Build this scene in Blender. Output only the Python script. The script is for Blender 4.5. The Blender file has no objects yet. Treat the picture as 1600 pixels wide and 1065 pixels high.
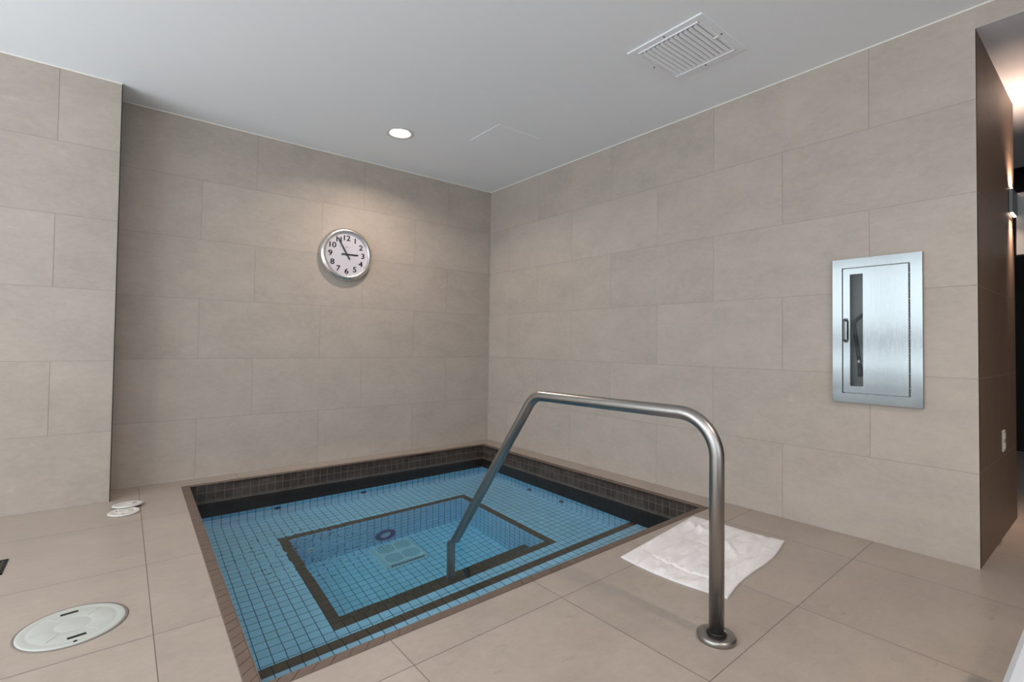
import bpy, math, random
from mathutils import Vector, Matrix, noise

random.seed(7)
PI = math.pi
C = bpy.context.scene.collection
S = bpy.context.scene

# ------------------------------------------------------------------ camera
F_PX, PPX, PPY = 779.783, 788.225, 519.53
YAW, PITCH, ROLL = 0.670039, 0.023501, 0.012805
CAM = Vector((-3.304277, -4.441681, 1.052869))
H = 2.745
fw = Vector((math.sin(YAW) * math.cos(PITCH), math.cos(YAW) * math.cos(PITCH), math.sin(PITCH)))
r0 = Vector((math.cos(YAW), -math.sin(YAW), 0))
u0 = r0.cross(fw)
rr = r0 * math.cos(ROLL) + u0 * math.sin(ROLL)
uu = -r0 * math.sin(ROLL) + u0 * math.cos(ROLL)
cam_d = bpy.data.cameras.new('camera')
cam_d.sensor_fit = 'HORIZONTAL'
cam_d.sensor_width = 36.0
cam_d.lens = F_PX / 1600 * 36.0
cam_d.shift_x = (800 - PPX) / 1600
cam_d.shift_y = (PPY - 532.5) / 1600
cam_d.clip_start = 0.05
cam = bpy.data.objects.new('camera', cam_d)
C.objects.link(cam)
m = Matrix((rr, uu, -fw)).transposed().to_4x4()
m.translation = CAM
cam.matrix_world = m
S.camera = cam

# ------------------------------------------------------------------ world, lights, exposure
S.view_settings.view_transform = 'Standard'
S.view_settings.look = 'None'
S.view_settings.gamma = 1.0
S.view_settings.use_curve_mapping = False
S.view_settings.exposure = 0.12
S.cycles.sample_clamp_indirect = 50
w = bpy.data.worlds.new('world')
S.world = w
w.use_nodes = True
w.node_tree.nodes['Background'].inputs[0].default_value = (0.75, 0.87, 1.0, 1)
w.node_tree.nodes['Background'].inputs[1].default_value = 1.0


def area(name, loc, rot, sx, sy, power, col, shape='RECTANGLE', spread=PI):
    d = bpy.data.lights.new(name, 'AREA')
    d.shape = shape
    d.size = sx
    d.size_y = sy
    d.energy = power
    d.color = col
    d.spread = spread
    o = bpy.data.objects.new(name, d)
    C.objects.link(o)
    o.location = loc
    o.rotation_euler = rot
    return o


# daylight through the window wall on the left of the room, plus two added fill lamps
area('daylight_side', (-6.58, -3.28, 1.45), (0, -PI / 2, 0), 2.3, 5.2, 142, (0.87, 0.95, 1.0))
area('ceiling_fill_ground', (-7.4, -3.3, 0.12), (PI, 0, 0), 1.5, 5.2, 330, (0.88, 0.95, 1.0))  # added lamp at outside ground level, aimed up to brighten the ceiling
area('rear_fill', (-3.9, -7.08, 1.5), (PI / 2, 0, 0), 4.2, 2.2, 34, (0.93, 0.97, 1.0))  # added soft fill from behind the camera, to even out the light
WARM = (1.0, 0.80, 0.66)
DOWN = [(-1.503, -0.778), (-1.5, -5.25), (-3.9, -5.25), (-5.3, -2.6)]
for x, y in DOWN:
    area('downlight_beam', (x, y, H - 0.012 if (x, y) != DOWN[0] else H - 0.004), (0, 0, 0), 0.13, 0.13,
         13 if (x, y) == DOWN[0] else 22, WARM, 'DISK', math.radians(150))

# ------------------------------------------------------------------ helpers


def lin(r, g, b):
    f = lambda c: ((c / 255) / 12.92) if c / 255 <= 0.04045 else (((c / 255) + 0.055) / 1.055) ** 2.4
    return (f(r), f(g), f(b), 1)


class G:
    """gathers faces (with uv and a tint value) into one mesh"""

    def __init__(s):
        s.v, s.f, s.uv, s.t, s.mi, s.sm = [], [], [], [], [], []

    def face(s, pts, uv=None, tint=0.5, mi=0, smooth=False):
        b = len(s.v)
        s.v += [tuple(p) for p in pts]
        s.f.append(list(range(b, b + len(pts))))
        s.uv.append(uv or [(0, 0)] * len(pts))
        s.t.append(tint)
        s.mi.append(mi)
        s.sm.append(smooth)

    def box(s, a, b, mat=None, tint=0.5, mi=0):
        x0, y0, z0 = a
        x1, y1, z1 = b
        P = [Vector(p) for p in ((x0, y0, z0), (x1, y0, z0), (x1, y1, z0), (x0, y1, z0),
                                 (x0, y0, z1), (x1, y0, z1), (x1, y1, z1), (x0, y1, z1))]
        if mat is not None:
            P = [mat @ p for p in P]
        for q in ((3, 2, 1, 0), (4, 5, 6, 7), (0, 1, 5, 4), (1, 2, 6, 5), (2, 3, 7, 6), (3, 0, 4, 7)):
            s.face([P[i] for i in q], tint=tint, mi=mi)

    def rbox(s, a, b, r=0.004, mat=None, tint=0.5, mi=0):
        """box with chamfered edges"""
        c = [(a[i] + b[i]) / 2 for i in range(3)]
        h = [abs(b[i] - a[i]) / 2 for i in range(3)]
        r = min(r, min(h) * 0.9)
        T = (lambda p: mat @ Vector(p)) if mat is not None else (lambda p: Vector(p))
        P = {}
        for sx in (-1, 1):
            for sy in (-1, 1):
                for sz in (-1, 1):
                    g = (sx, sy, sz)
                    for k in range(3):
                        P[(g, k)] = T([c[i] + g[i] * (h[i] - (0 if i == k else r)) for i in range(3)])

        def add(ks):
            pts = [P[k] for k in ks]
            n = (pts[1] - pts[0]).cross(pts[2] - pts[1])
            cc = T(c)
            mid = sum(pts, Vector()) / len(pts)
            if n.dot(mid - cc) < 0:
                pts.reverse()
            s.face(pts, tint=tint, mi=mi)
        for k in range(3):
            i, j = (k + 1) % 3, (k + 2) % 3
            for sg in (-1, 1):
                ks = []
                for si, sj in ((-1, -1), (1, -1), (1, 1), (-1, 1)):
                    g = [0, 0, 0]
                    g[k] = sg
                    g[i] = si
                    g[j] = sj
                    ks.append((tuple(g), k))
                add(ks)
        for k in range(3):
            i, j = (k + 1) % 3, (k + 2) % 3
            for si in (-1, 1):
                for sj in (-1, 1):
                    g1 = [0, 0, 0]
                    g1[i] = si
                    g1[j] = sj
                    g2 = list(g1)
                    g1[k] = -1
                    g2[k] = 1
                    g1, g2 = tuple(g1), tuple(g2)
                    add([(g1, i), (g2, i), (g2, j), (g1, j)])
        for sx in (-1, 1):
            for sy in (-1, 1):
                for sz in (-1, 1):
                    g = (sx, sy, sz)
                    add([(g, 0), (g, 1), (g, 2)])

    def lathe(s, prof, n=48, mat=None, tint=0.5, mi=0, smooth=True):
        T = (lambda p: mat @ Vector(p)) if mat is not None else (lambda p: Vector(p))
        for i in range(n):
            a0, a1 = 2 * PI * i / n, 2 * PI * (i + 1) / n
            for (ra, za), (rb, zb) in zip(prof, prof[1:]):
                pts = []
                if ra > 1e-7:
                    pts += [(ra * math.cos(a0), ra * math.sin(a0), za), (ra * math.cos(a1), ra * math.sin(a1), za)]
                else:
                    pts += [(0, 0, za)]
                if rb > 1e-7:
                    pts += [(rb * math.cos(a1), rb * math.sin(a1), zb), (rb * math.cos(a0), rb * math.sin(a0), zb)]
                else:
                    pts += [(0, 0, zb)]
                if len(pts) > 2:
                    s.face([T(p) for p in pts], tint=tint, mi=mi, smooth=smooth)

    def tube(s, path, r, n=24, cap=True, mi=0):
        path = [Vector(p) for p in path]
        rings = []
        up = None
        for i, p in enumerate(path):
            d = (path[min(i + 1, len(path) - 1)] - path[max(i - 1, 0)]).normalized()
            if up is None:
                up = d.orthogonal().normalized()
            up = (up - d * up.dot(d)).normalized()
            sd = d.cross(up)
            rings.append([p + (up * math.cos(2 * PI * k / n) + sd * math.sin(2 * PI * k / n)) * r for k in range(n)])
        for A, B in zip(rings, rings[1:]):
            for k in range(n):
                s.face([A[k], A[(k + 1) % n], B[(k + 1) % n], B[k]], mi=mi, smooth=True)
        if cap:
            s.face(rings[0][::-1], mi=mi)
            s.face(rings[-1], mi=mi)

    def build(s, name, mats, parent=None, weld=True, kind=None, loc=None):
        me = bpy.data.meshes.new(name)
        me.from_pydata(s.v, [], s.f)
        uvl = me.uv_layers.new(name='UVMap')
        at = me.attributes.new('tint', 'FLOAT', 'FACE')
        li = 0
        for fi, f in enumerate(s.f):
            for k in range(len(f)):
                uvl.data[li].uv = s.uv[fi][k]
                li += 1
            at.data[fi].value = s.t[fi]
        for p, mi, sm in zip(me.polygons, s.mi, s.sm):
            p.material_index = mi
            p.use_smooth = sm
        if not isinstance(mats, (list, tuple)):
            mats = [mats]
        for mm in mats:
            me.materials.append(mm)
        if weld:
            import bmesh
            bm = bmesh.new()
            bm.from_mesh(me)
            bmesh.ops.remove_doubles(bm, verts=bm.verts, dist=1e-5)
            bm.to_mesh(me)
            bm.free()
        o = bpy.data.objects.new(name, me)
        C.objects.link(o)
        if loc is not None:
            off = Vector(loc)
            me.transform(Matrix.Translation(-off))
            o.location = off
        if parent is not None:
            o.parent = parent
            o.matrix_parent_inverse = Matrix.Translation(-Vector(parent.location))
        if kind:
            o['kind'] = kind
        return o


def thing(name, label, cat, loc=(0, 0, 0), group=None):
    o = bpy.data.objects.new(name, None)
    o.empty_display_size = 0.1
    C.objects.link(o)
    o.location = loc
    tag(o, label, cat, group)
    return o


def tag(o, label, cat, group=None, kind=None):
    o['label'] = label
    o['category'] = cat
    if group:
        o['group'] = group
    if kind:
        o['kind'] = kind
    return o


def clip(poly, a, b, keep_left=True):
    """clip a 2D polygon (list of 2-tuples) by the line a->b"""
    out = []
    sg = 1 if keep_left else -1
    d = lambda p: sg * ((b[0] - a[0]) * (p[1] - a[1]) - (b[1] - a[1]) * (p[0] - a[0]))
    for i, p in enumerate(poly):
        q = poly[(i + 1) % len(poly)]
        dp, dq = d(p), d(q)
        if dp >= 0:
            out.append(p)
        if dp * dq < 0:
            t = dp / (dp - dq)
            out.append((p[0] + t * (q[0] - p[0]), p[1] + t * (q[1] - p[1])))
    return out if len(out) > 2 else []


def minus(poly, hole):
    """convex polygon minus convex counter-clockwise hole -> list of convex polygons"""
    res, rest = [], poly
    for i in range(len(hole)):
        a, b = hole[i], hole[(i + 1) % len(hole)]
        o = clip(rest, a, b, False)
        if o and abs(parea(o)) > 1e-7:
            res.append(o)
        rest = clip(rest, a, b, True)
        if not rest:
            break
    return res


def parea(p):
    return sum(p[i][0] * p[(i + 1) % len(p)][1] - p[(i + 1) % len(p)][0] * p[i][1] for i in range(len(p))) / 2


# ------------------------------------------------------------------ materials
def mat(name):
    mt = bpy.data.materials.new(name)
    mt.use_nodes = True
    nt = mt.node_tree
    b = nt.nodes['Principled BSDF']
    return mt, nt, b


def N(nt, t, **kw):
    n = nt.nodes.new(t)
    for k, v in kw.items():
        if k.startswith('i_'):
            n.inputs[k[2:].replace('_', ' ')].default_value = v
        else:
            setattr(n, k, v)
    return n


def plain(name, col, rough=0.5, metal=0.0, spec=0.5, bump=None, var=0.0, vscale=30):
    mt, nt, b = mat(name)
    b.inputs['Base Color'].default_value = col
    b.inputs['Roughness'].default_value = rough
    b.inputs['Metallic'].default_value = metal
    b.inputs['Specular IOR Level'].default_value = spec
    tc = N(nt, 'ShaderNodeTexCoord')
    if var:
        nz = N(nt, 'ShaderNodeTexNoise', i_Scale=vscale, i_Detail=5.0)
        nt.links.new(tc.outputs['Object'], nz.inputs['Vector'])
        hs = N(nt, 'ShaderNodeHueSaturation')
        hs.inputs['Color'].default_value = col
        mr = N(nt, 'ShaderNodeMapRange')
        mr.inputs['To Min'].default_value = 1 - var
        mr.inputs['To Max'].default_value = 1 + var
        nt.links.new(nz.outputs['Fac'], mr.inputs['Value'])
        nt.links.new(mr.outputs[0], hs.inputs['Value'])
        nt.links.new(hs.outputs[0], b.inputs['Base Color'])
    if bump:
        nz = N(nt, 'ShaderNodeTexNoise', i_Scale=bump[0], i_Detail=3.0)
        nt.links.new(tc.outputs['Object'], nz.inputs['Vector'])
        bp = N(nt, 'ShaderNodeBump')
        bp.inputs['Strength'].default_value = bump[1]
        bp.inputs['Distance'].default_value = bump[2]
        nt.links.new(nz.outputs['Fac'], bp.inputs['Height'])
        nt.links.new(bp.outputs[0], b.inputs['Normal'])
    return mt


def stone(name, col, rough, stretch, spec=0.4, flecks=False):
    """large-format porcelain: per tile shift + soft cloudy mottling + fine grain"""
    mt, nt, b = mat(name)
    L = nt.links.new
    tc = N(nt, 'ShaderNodeTexCoord')
    at = N(nt, 'ShaderNodeAttribute', attribute_name='tint')
    comb = N(nt, 'ShaderNodeCombineXYZ')
    ml = N(nt, 'ShaderNodeMath', operation='MULTIPLY')
    ml.inputs[1].default_value = 37.0
    L(at.outputs['Fac'], ml.inputs[0])
    for i in range(3):
        L(ml.outputs[0], comb.inputs[i])
    add = N(nt, 'ShaderNodeVectorMath', operation='ADD')
    L(tc.outputs['Object'], add.inputs[0])
    L(comb.outputs[0], add.inputs[1])
    mp = N(nt, 'ShaderNodeMapping')
    mp.inputs['Scale'].default_value = stretch
    L(add.outputs[0], mp.inputs['Vector'])
    n1 = N(nt, 'ShaderNodeTexNoise', i_Scale=2.6, i_Detail=7.0, i_Roughness=0.62)
    n2 = N(nt, 'ShaderNodeTexNoise', i_Scale=20.0, i_Detail=8.0, i_Roughness=0.8)
    n3 = N(nt, 'ShaderNodeTexNoise', i_Scale=9.0, i_Detail=4.0, i_Roughness=0.6)
    for n in (n1, n2, n3):
        L(mp.outputs[0], n.inputs['Vector'])
    # value = 1 + a*(n1-.5) + b*(n2-.5) + c*(tint-.5)
    def madd(src, k, prev):
        a = N(nt, 'ShaderNodeMath', operation='SUBTRACT')
        a.inputs[1].default_value = 0.5
        L(src, a.inputs[0])
        m_ = N(nt, 'ShaderNodeMath', operation='MULTIPLY_ADD')
        m_.inputs[1].default_value = k
        L(a.outputs[0], m_.inputs[0])
        if isinstance(prev, float):
            m_.inputs[2].default_value = prev
        else:
            L(prev, m_.inputs[2])
        return m_.outputs[0]
    v = madd(n1.outputs['Fac'], 0.36, 1.0)
    v = madd(n2.outputs['Fac'], 0.38, v)
    v = madd(at.outputs['Fac'], 0.055, v)
    hs = N(nt, 'ShaderNodeHueSaturation')
    hs.inputs['Color'].default_value = col
    L(v, hs.inputs['Value'])
    # pale veins / flecks
    cr = N(nt, 'ShaderNodeValToRGB')
    cr.color_ramp.elements[0].position = 0.66
    cr.color_ramp.elements[0].color = (0, 0, 0, 1)
    cr.color_ramp.elements[1].position = 0.80
    cr.color_ramp.elements[1].color = (1, 1, 1, 1)
    L(n3.outputs['Fac'], cr.inputs[0])
    mx = N(nt, 'ShaderNodeMix', data_type='RGBA')
    mx.inputs[7].default_value = tuple(min(1, c * 1.25) for c in col[:3]) + (1,)
    mf = N(nt, 'ShaderNodeMath', operation='MULTIPLY')
    mf.inputs[1].default_value = 0.6
    L(cr.outputs[0], mf.inputs[0])
    L(mf.outputs[0], mx.inputs[0])
    L(hs.outputs[0], mx.inputs[6])
    out = mx.outputs[2]
    if flecks:
        mp2 = N(nt, 'ShaderNodeMapping')
        mp2.inputs['Scale'].default_value = (7, 26, 1)
        L(add.outputs[0], mp2.inputs['Vector'])
        n4 = N(nt, 'ShaderNodeTexNoise', i_Scale=1.6, i_Detail=2.0)
        L(mp2.outputs[0], n4.inputs['Vector'])
        c4 = N(nt, 'ShaderNodeValToRGB')
        c4.color_ramp.elements[0].position = 0.66
        c4.color_ramp.elements[0].color = (0, 0, 0, 1)
        c4.color_ramp.elements[1].position = 0.76
        c4.color_ramp.elements[1].color = (0.22, 0.22, 0.22, 1)
        L(n4.outputs['Fac'], c4.inputs[0])
        mx2 = N(nt, 'ShaderNodeMix', data_type='RGBA')
        mx2.inputs[7].default_value = tuple(c * 0.5 for c in col[:3]) + (1,)
        L(c4.outputs[0], mx2.inputs[0])
        L(out, mx2.inputs[6])
        out = mx2.outputs[2]
    L(out, b.inputs['Base Color'])
    b.inputs['Specular IOR Level'].default_value = spec
    mr = N(nt, 'ShaderNodeMapRange')
    mr.inputs['To Min'].default_value = rough - 0.05
    mr.inputs['To Max'].default_value = rough + 0.08
    L(n2.outputs['Fac'], mr.inputs['Value'])
    L(mr.outputs[0], b.inputs['Roughness'])
    bp = N(nt, 'ShaderNodeBump')
    bp.inputs['Strength'].default_value = 0.12
    bp.inputs['Distance'].default_value = 0.002
    L(n2.outputs['Fac'], bp.inputs['Height'])
    L(bp.outputs[0], b.inputs['Normal'])
    return mt


def mosaic(name, col, grout, gw=0.05, rough=0.3, var=0.12, scum=0.0):
    """small glazed tiles laid out by UV, one unit per tile"""
    mt, nt, b = mat(name)
    L = nt.links.new
    uv = N(nt, 'ShaderNodeUVMap', uv_map='UVMap')
    fr = N(nt, 'ShaderNodeVectorMath', operation='FRACTION')
    fl = N(nt, 'ShaderNodeVectorMath', operation='FLOOR')
    # slight wobble so the joints are hand laid
    L(uv.outputs[0], fr.inputs[0])
    L(uv.outputs[0], fl.inputs[0])
    sp = N(nt, 'ShaderNodeSeparateXYZ')
    L(fr.outputs[0], sp.inputs[0])

    def edge(o):
        s1 = N(nt, 'ShaderNodeMath', operation='SUBTRACT')
        s1.inputs[1].default_value = 0.5
        L(o, s1.inputs[0])
        s2 = N(nt, 'ShaderNodeMath', operation='ABSOLUTE')
        L(s1.outputs[0], s2.inputs[0])
        return s2.outputs[0]
    mxm = N(nt, 'ShaderNodeMath', operation='MAXIMUM')
    L(edge(sp.outputs[0]), mxm.inputs[0])
    L(edge(sp.outputs[1]), mxm.inputs[1])
    mr = N(nt, 'ShaderNodeMapRange')
    mr.inputs['From Min'].default_value = 0.5 - gw * 1.3
    mr.inputs['From Max'].default_value = 0.5 - gw * 0.7
    L(mxm.outputs[0], mr.inputs['Value'])
    wn = N(nt, 'ShaderNodeTexWhiteNoise', noise_dimensions='2D')
    L(fl.outputs[0], wn.inputs['Vector'])
    hv = N(nt, 'ShaderNodeMapRange')
    hv.inputs['To Min'].default_value = 1 - var
    hv.inputs['To Max'].default_value = 1 + var
    L(wn.outputs['Value'], hv.inputs['Value'])
    hs = N(nt, 'ShaderNodeHueSaturation')
    hs.inputs['Color'].default_value = col
    L(hv.outputs[0], hs.inputs['Value'])
    mx = N(nt, 'ShaderNodeMix', data_type='RGBA')
    mx.inputs[7].default_value = grout
    L(mr.outputs[0], mx.inputs[0])
    src = hs.outputs[0]
    if scum:
        tc = N(nt, 'ShaderNodeTexCoord')
        nz = N(nt, 'ShaderNodeTexNoise', i_Scale=7.0, i_Detail=8.0, i_Roughness=0.7)
        L(tc.outputs['Object'], nz.inputs['Vector'])
        cr = N(nt, 'ShaderNodeValToRGB')
        cr.color_ramp.elements[0].position = 0.42
        cr.color_ramp.elements[0].color = (0, 0, 0, 1)
        cr.color_ramp.elements[1].position = 0.75
        cr.color_ramp.elements[1].color = (scum, scum, scum, 1)
        L(nz.outputs['Fac'], cr.inputs[0])
        # dried mineral film only above the waterline
        sz = N(nt, 'ShaderNodeSeparateXYZ')
        L(tc.outputs['Object'], sz.inputs[0])
        gt_ = N(nt, 'ShaderNodeMath', operation='GREATER_THAN')
        gt_.inputs[1].default_value = -0.135
        L(sz.outputs[2], gt_.inputs[0])
        l2 = N(nt, 'ShaderNodeMath', operation='GREATER_THAN')
        l2.inputs[1].default_value = -0.128
        L(sz.outputs[2], l2.inputs[0])
        l3 = N(nt, 'ShaderNodeMapRange')
        l3.inputs['To Min'].default_value = 0.55
        l3.inputs['To Max'].default_value = 0.0
        L(l2.outputs[0], l3.inputs['Value'])
        ad_ = N(nt, 'ShaderNodeMath', operation='ADD')
        L(cr.outputs[0], ad_.inputs[0])
        L(l3.outputs[0], ad_.inputs[1])
        ad2 = N(nt, 'ShaderNodeMath', operation='ADD')
        ad2.inputs[1].default_value = 0.16
        L(ad_.outputs[0], ad2.inputs[0])
        mf_ = N(nt, 'ShaderNodeMath', operation='MULTIPLY', use_clamp=True)
        L(ad2.outputs[0], mf_.inputs[0])
        L(gt_.outputs[0], mf_.inputs[1])
        gm_ = N(nt, 'ShaderNodeMix', data_type='RGBA')
        gm_.inputs[6].default_value = grout
        gm_.inputs[7].default_value = lin(108, 94, 84)
        L(gt_.outputs[0], gm_.inputs[0])
        L(gm_.outputs[2], mx.inputs[7])
        m2 = N(nt, 'ShaderNodeMix', data_type='RGBA')
        m2.inputs[7].default_value = (0.17, 0.14, 0.118, 1)
        L(mf_.outputs[0], m2.inputs[0])
        L(src, m2.inputs[6])
        src = m2.outputs[2]
    L(src, mx.inputs[6])
    L(mx.outputs[2], b.inputs['Base Color'])
    rg = N(nt, 'ShaderNodeMapRange')
    rg.inputs['To Min'].default_value = rough
    rg.inputs['To Max'].default_value = 0.85
    L(mr.outputs[0], rg.inputs['Value'])
    L(rg.outputs[0], b.inputs['Roughness'])
    b.inputs['Specular IOR Level'].default_value = 0.35
    bp = N(nt, 'ShaderNodeBump', invert=True)
    bp.inputs['Strength'].default_value = 0.5
    bp.inputs['Distance'].default_value = 0.0015
    L(mr.outputs[0], bp.inputs['Height'])
    L(bp.outputs[0], b.inputs['Normal'])
    return mt


def brushed(name, col, rough=0.3, scale=(4, 4, 220), aniso=0.0, bumpk=0.12):
    mt, nt, b = mat(name)
    L = nt.links.new
    b.inputs['Metallic'].default_value = 1.0
    tc = N(nt, 'ShaderNodeTexCoord')
    mp = N(nt, 'ShaderNodeMapping')
    mp.inputs['Scale'].default_value = scale
    L(tc.outputs['Object'], mp.inputs['Vector'])
    nz = N(nt, 'ShaderNodeTexNoise', i_Scale=3.0, i_Detail=4.0)
    L(mp.outputs[0], nz.inputs['Vector'])
    hs = N(nt, 'ShaderNodeHueSaturation')
    hs.inputs['Color'].default_value = col
    mr = N(nt, 'ShaderNodeMapRange')
    mr.inputs['To Min'].default_value = 0.88
    mr.inputs['To Max'].default_value = 1.12
    L(nz.outputs['Fac'], mr.inputs['Value'])
    L(mr.outputs[0], hs.inputs['Value'])
    L(hs.outputs[0], b.inputs['Base Color'])
    m2 = N(nt, 'ShaderNodeMapRange')
    m2.inputs['To Min'].default_value = rough - 0.06
    m2.inputs['To Max'].default_value = rough + 0.08
    L(nz.outputs['Fac'], m2.inputs['Value'])
    L(m2.outputs[0], b.inputs['Roughness'])
    bp = N(nt, 'ShaderNodeBump')
    bp.inputs['Strength'].default_value = bumpk
    bp.inputs['Distance'].default_value = 0.0005
    L(nz.outputs['Fac'], bp.inputs['Height'])
    L(bp.outputs[0], b.inputs['Normal'])
    return mt


M_wall = stone('wall_porcelain', lin(174, 164, 154), 0.62, (1.0, 1.0, 1.7), 0.3)
M_side = stone('corridor_porcelain', lin(118, 98, 84), 0.5, (5.0, 5.0, 0.8), 0.35)
M_floor = stone('floor_porcelain', lin(162, 151.5, 142), 0.33, (1.0, 1.4, 1.0), 0.42, flecks=True)
M_grout = plain('stone_grout', lin(105, 95, 87), 0.9, var=0.1)
M_wgrout = plain('wall_grout', lin(138, 126, 115), 0.9, var=0.1)
M_ceil = plain('ceiling_paint', lin(233, 236, 239), 0.85, spec=0.2, var=0.02, vscale=2)
M_bead = plain('white_bead', lin(225, 222, 215), 0.6, var=0.02)
M_blue = mosaic('blue_mosaic', (0.44, 0.76, 1.0, 1), lin(28, 76, 130), 0.034, 0.28, 0.05)
M_dark = mosaic('dark_mosaic', lin(84, 66, 54), lin(26, 22, 20), 0.04, 0.3, 0.16)
M_darkwall = mosaic('dark_mosaic_waterline', lin(34, 27, 24), lin(22, 18, 16), 0.03, 0.35, 0.22, scum=0.35)
M_coping = plain('coping_tile', lin(100, 85, 75), 0.55, var=0.16, vscale=12, bump=(60, 0.15, 0.002))
M_cgrout = plain('coping_grout', lin(112, 100, 90), 0.9, var=0.2)
M_steel = brushed('brushed_steel_tube', (0.36, 0.345, 0.33, 1), 0.31, (220, 220, 4), bumpk=0.02)
M_panel = brushed('brushed_steel_sheet', (0.21, 0.222, 0.222, 1), 0.14, (2, 120, 3))
M_bezel = brushed('clock_bezel_steel', (0.72, 0.70, 0.68, 1), 0.28, (40, 40, 40))
M_dial = plain('clock_dial', lin(194, 193, 202), 0.5, var=0.01)
M_black = plain('black_print', lin(14, 14, 15), 0.5, var=0.05)
M_red = plain('red_print', lin(120, 35, 35), 0.5, var=0.05)
M_greyp = plain('grey_print', lin(150, 150, 155), 0.5, var=0.05)
M_rubber = plain('black_rubber', lin(26, 27, 29), 0.45, var=0.1)
M_whitep = plain('white_plastic', lin(204, 201, 195), 0.42, var=0.04, vscale=8)
M_lid = plain('pale_lid_plastic', lin(176, 181, 176), 0.5, var=0.06, vscale=9, bump=(40, 0.1, 0.001))
M_ringgrey = plain('grey_rim', lin(120, 113, 106), 0.6, var=0.1)
M_slot = plain('dark_slot', lin(16, 16, 17), 0.8, var=0.1)
M_vent = plain('white_enamel_vent', lin(234, 236, 240), 0.45, var=0.02)
M_ventin = plain('vent_dark_inside', lin(50, 50, 52), 0.8, var=0.1)
M_towel = plain('terry_towel', lin(230, 228, 229), 0.95, spec=0.1, var=0.04, vscale=60, bump=(420, 0.6, 0.003))
M_ventlight = plain('downlight_trim', lin(215, 213, 210), 0.4, var=0.02)
M_bench = plain('pale_grey_laminate', lin(188, 194, 202), 0.35, var=0.02)
M_corr = plain('corridor_unlit_dark', lin(24, 18, 16), 0.8, var=0.15)  # near-black colour stands in for the unlit depth of the corridor
M_corrceil = plain('corridor_ceiling_paint', lin(215, 215, 220), 0.45, spec=0.4, var=0.02)
M_greypanel = brushed('grey_metal_panel', (0.2, 0.215, 0.22, 1), 0.5, (3, 3, 60))
M_frame = plain('window_frame_aluminium', lin(60, 62, 66), 0.4, metal=0.6, var=0.05)
M_drain = plain('white_drain_plastic', lin(205, 228, 242), 0.5, var=0.03)
M_ring = plain('dark_blue_ring', lin(52, 72, 140), 0.35, var=0.1)


def emis(name, col, k):
    mt, nt, b = mat(name)
    b.inputs['Base Color'].default_value = (0.8, 0.8, 0.8, 1)
    b.inputs['Emission Color'].default_value = col
    b.inputs['Emission Strength'].default_value = k
    return mt


M_lens = emis('lit_lens', (1, 0.95, 0.9, 1), 12)
M_glow = emis('sconce_lit_glass', (1, 0.78, 0.6, 1), 6)

mt, nt, b = mat('grey_tinted_glass')
b.inputs['Base Color'].default_value = (0.06, 0.07, 0.075, 1)
b.inputs['Specular IOR Level'].default_value = 0.3
b.inputs['Roughness'].default_value = 0.02
b.inputs['Alpha'].default_value = 0.14
M_glass = mt

# water: one closed body, refracting at its surface, absorbing red light inside
mt = bpy.data.materials.new('pool_water')
mt.use_nodes = True
nt = mt.node_tree
for n in list(nt.nodes):
    nt.nodes.remove(n)
o_ = N(nt, 'ShaderNodeOutputMaterial')
gl = N(nt, 'ShaderNodeBsdfGlass')
gl.inputs['IOR'].default_value = 1.33
gl.inputs['Roughness'].default_value = 0.0
gl.inputs['Color'].default_value = (1, 1, 1, 1)
ab = N(nt, 'ShaderNodeVolumeAbsorption')
ab.inputs['Color'].default_value = (0.22, 0.92, 0.99, 1)
ab.inputs['Density'].default_value = 0.42
tc = N(nt, 'ShaderNodeTexCoord')
n1 = N(nt, 'ShaderNodeTexNoise', i_Scale=5.0, i_Detail=2.0)
n2 = N(nt, 'ShaderNodeTexNoise', i_Scale=22.0, i_Detail=2.0)
nt.links.new(tc.outputs['Object'], n1.inputs['Vector'])
nt.links.new(tc.outputs['Object'], n2.inputs['Vector'])
# stirred patch over the left edge of the deep well
gr = N(nt, 'ShaderNodeVectorMath', operation='DISTANCE')
gr.inputs[1].default_value = (-2.36, -1.45, -0.135)
nt.links.new(tc.outputs['Object'], gr.inputs[0])
mr = N(nt, 'ShaderNodeMapRange')
mr.inputs['From Min'].default_value = 0.10
mr.inputs['From Max'].default_value = 0.50
mr.inputs['To Min'].default_value = 0.12
mr.inputs['To Max'].default_value = 0.006
nt.links.new(gr.outputs['Value'], mr.inputs['Value'])
mm_ = N(nt, 'ShaderNodeMath', operation='MULTIPLY')
nt.links.new(n2.outputs['Fac'], mm_.inputs[0])
nt.links.new(mr.outputs[0], mm_.inputs[1])
ad = N(nt, 'ShaderNodeMath', operation='MULTIPLY_ADD')
ad.inputs[1].default_value = 0.07
nt.links.new(n1.outputs['Fac'], ad.inputs[0])
nt.links.new(mm_.outputs[0], ad.inputs[2])
bp = N(nt, 'ShaderNodeBump')
bp.inputs['Strength'].default_value = 1.0
bp.inputs['Distance'].default_value = 0.012
nt.links.new(ad.outputs[0], bp.inputs['Height'])
nt.links.new(bp.outputs[0], gl.inputs['Normal'])
nt.links.new(gl.outputs[0], o_.inputs['Surface'])
nt.links.new(ab.outputs[0], o_.inputs['Volume'])
M_water = mt

# ------------------------------------------------------------------ pool plan
OUT = [(-2.872, -0.174), (-0.171, -0.155), (-0.192, -2.703), (-2.958, -2.812)]   # BL BR FR FL outer coping
INN = [(-2.822, -0.214), (-0.221, -0.204), (-0.236, -2.658), (-2.908, -2.766)]
NX, NY = 44.3, 42.7
PT = 0.0595


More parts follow.
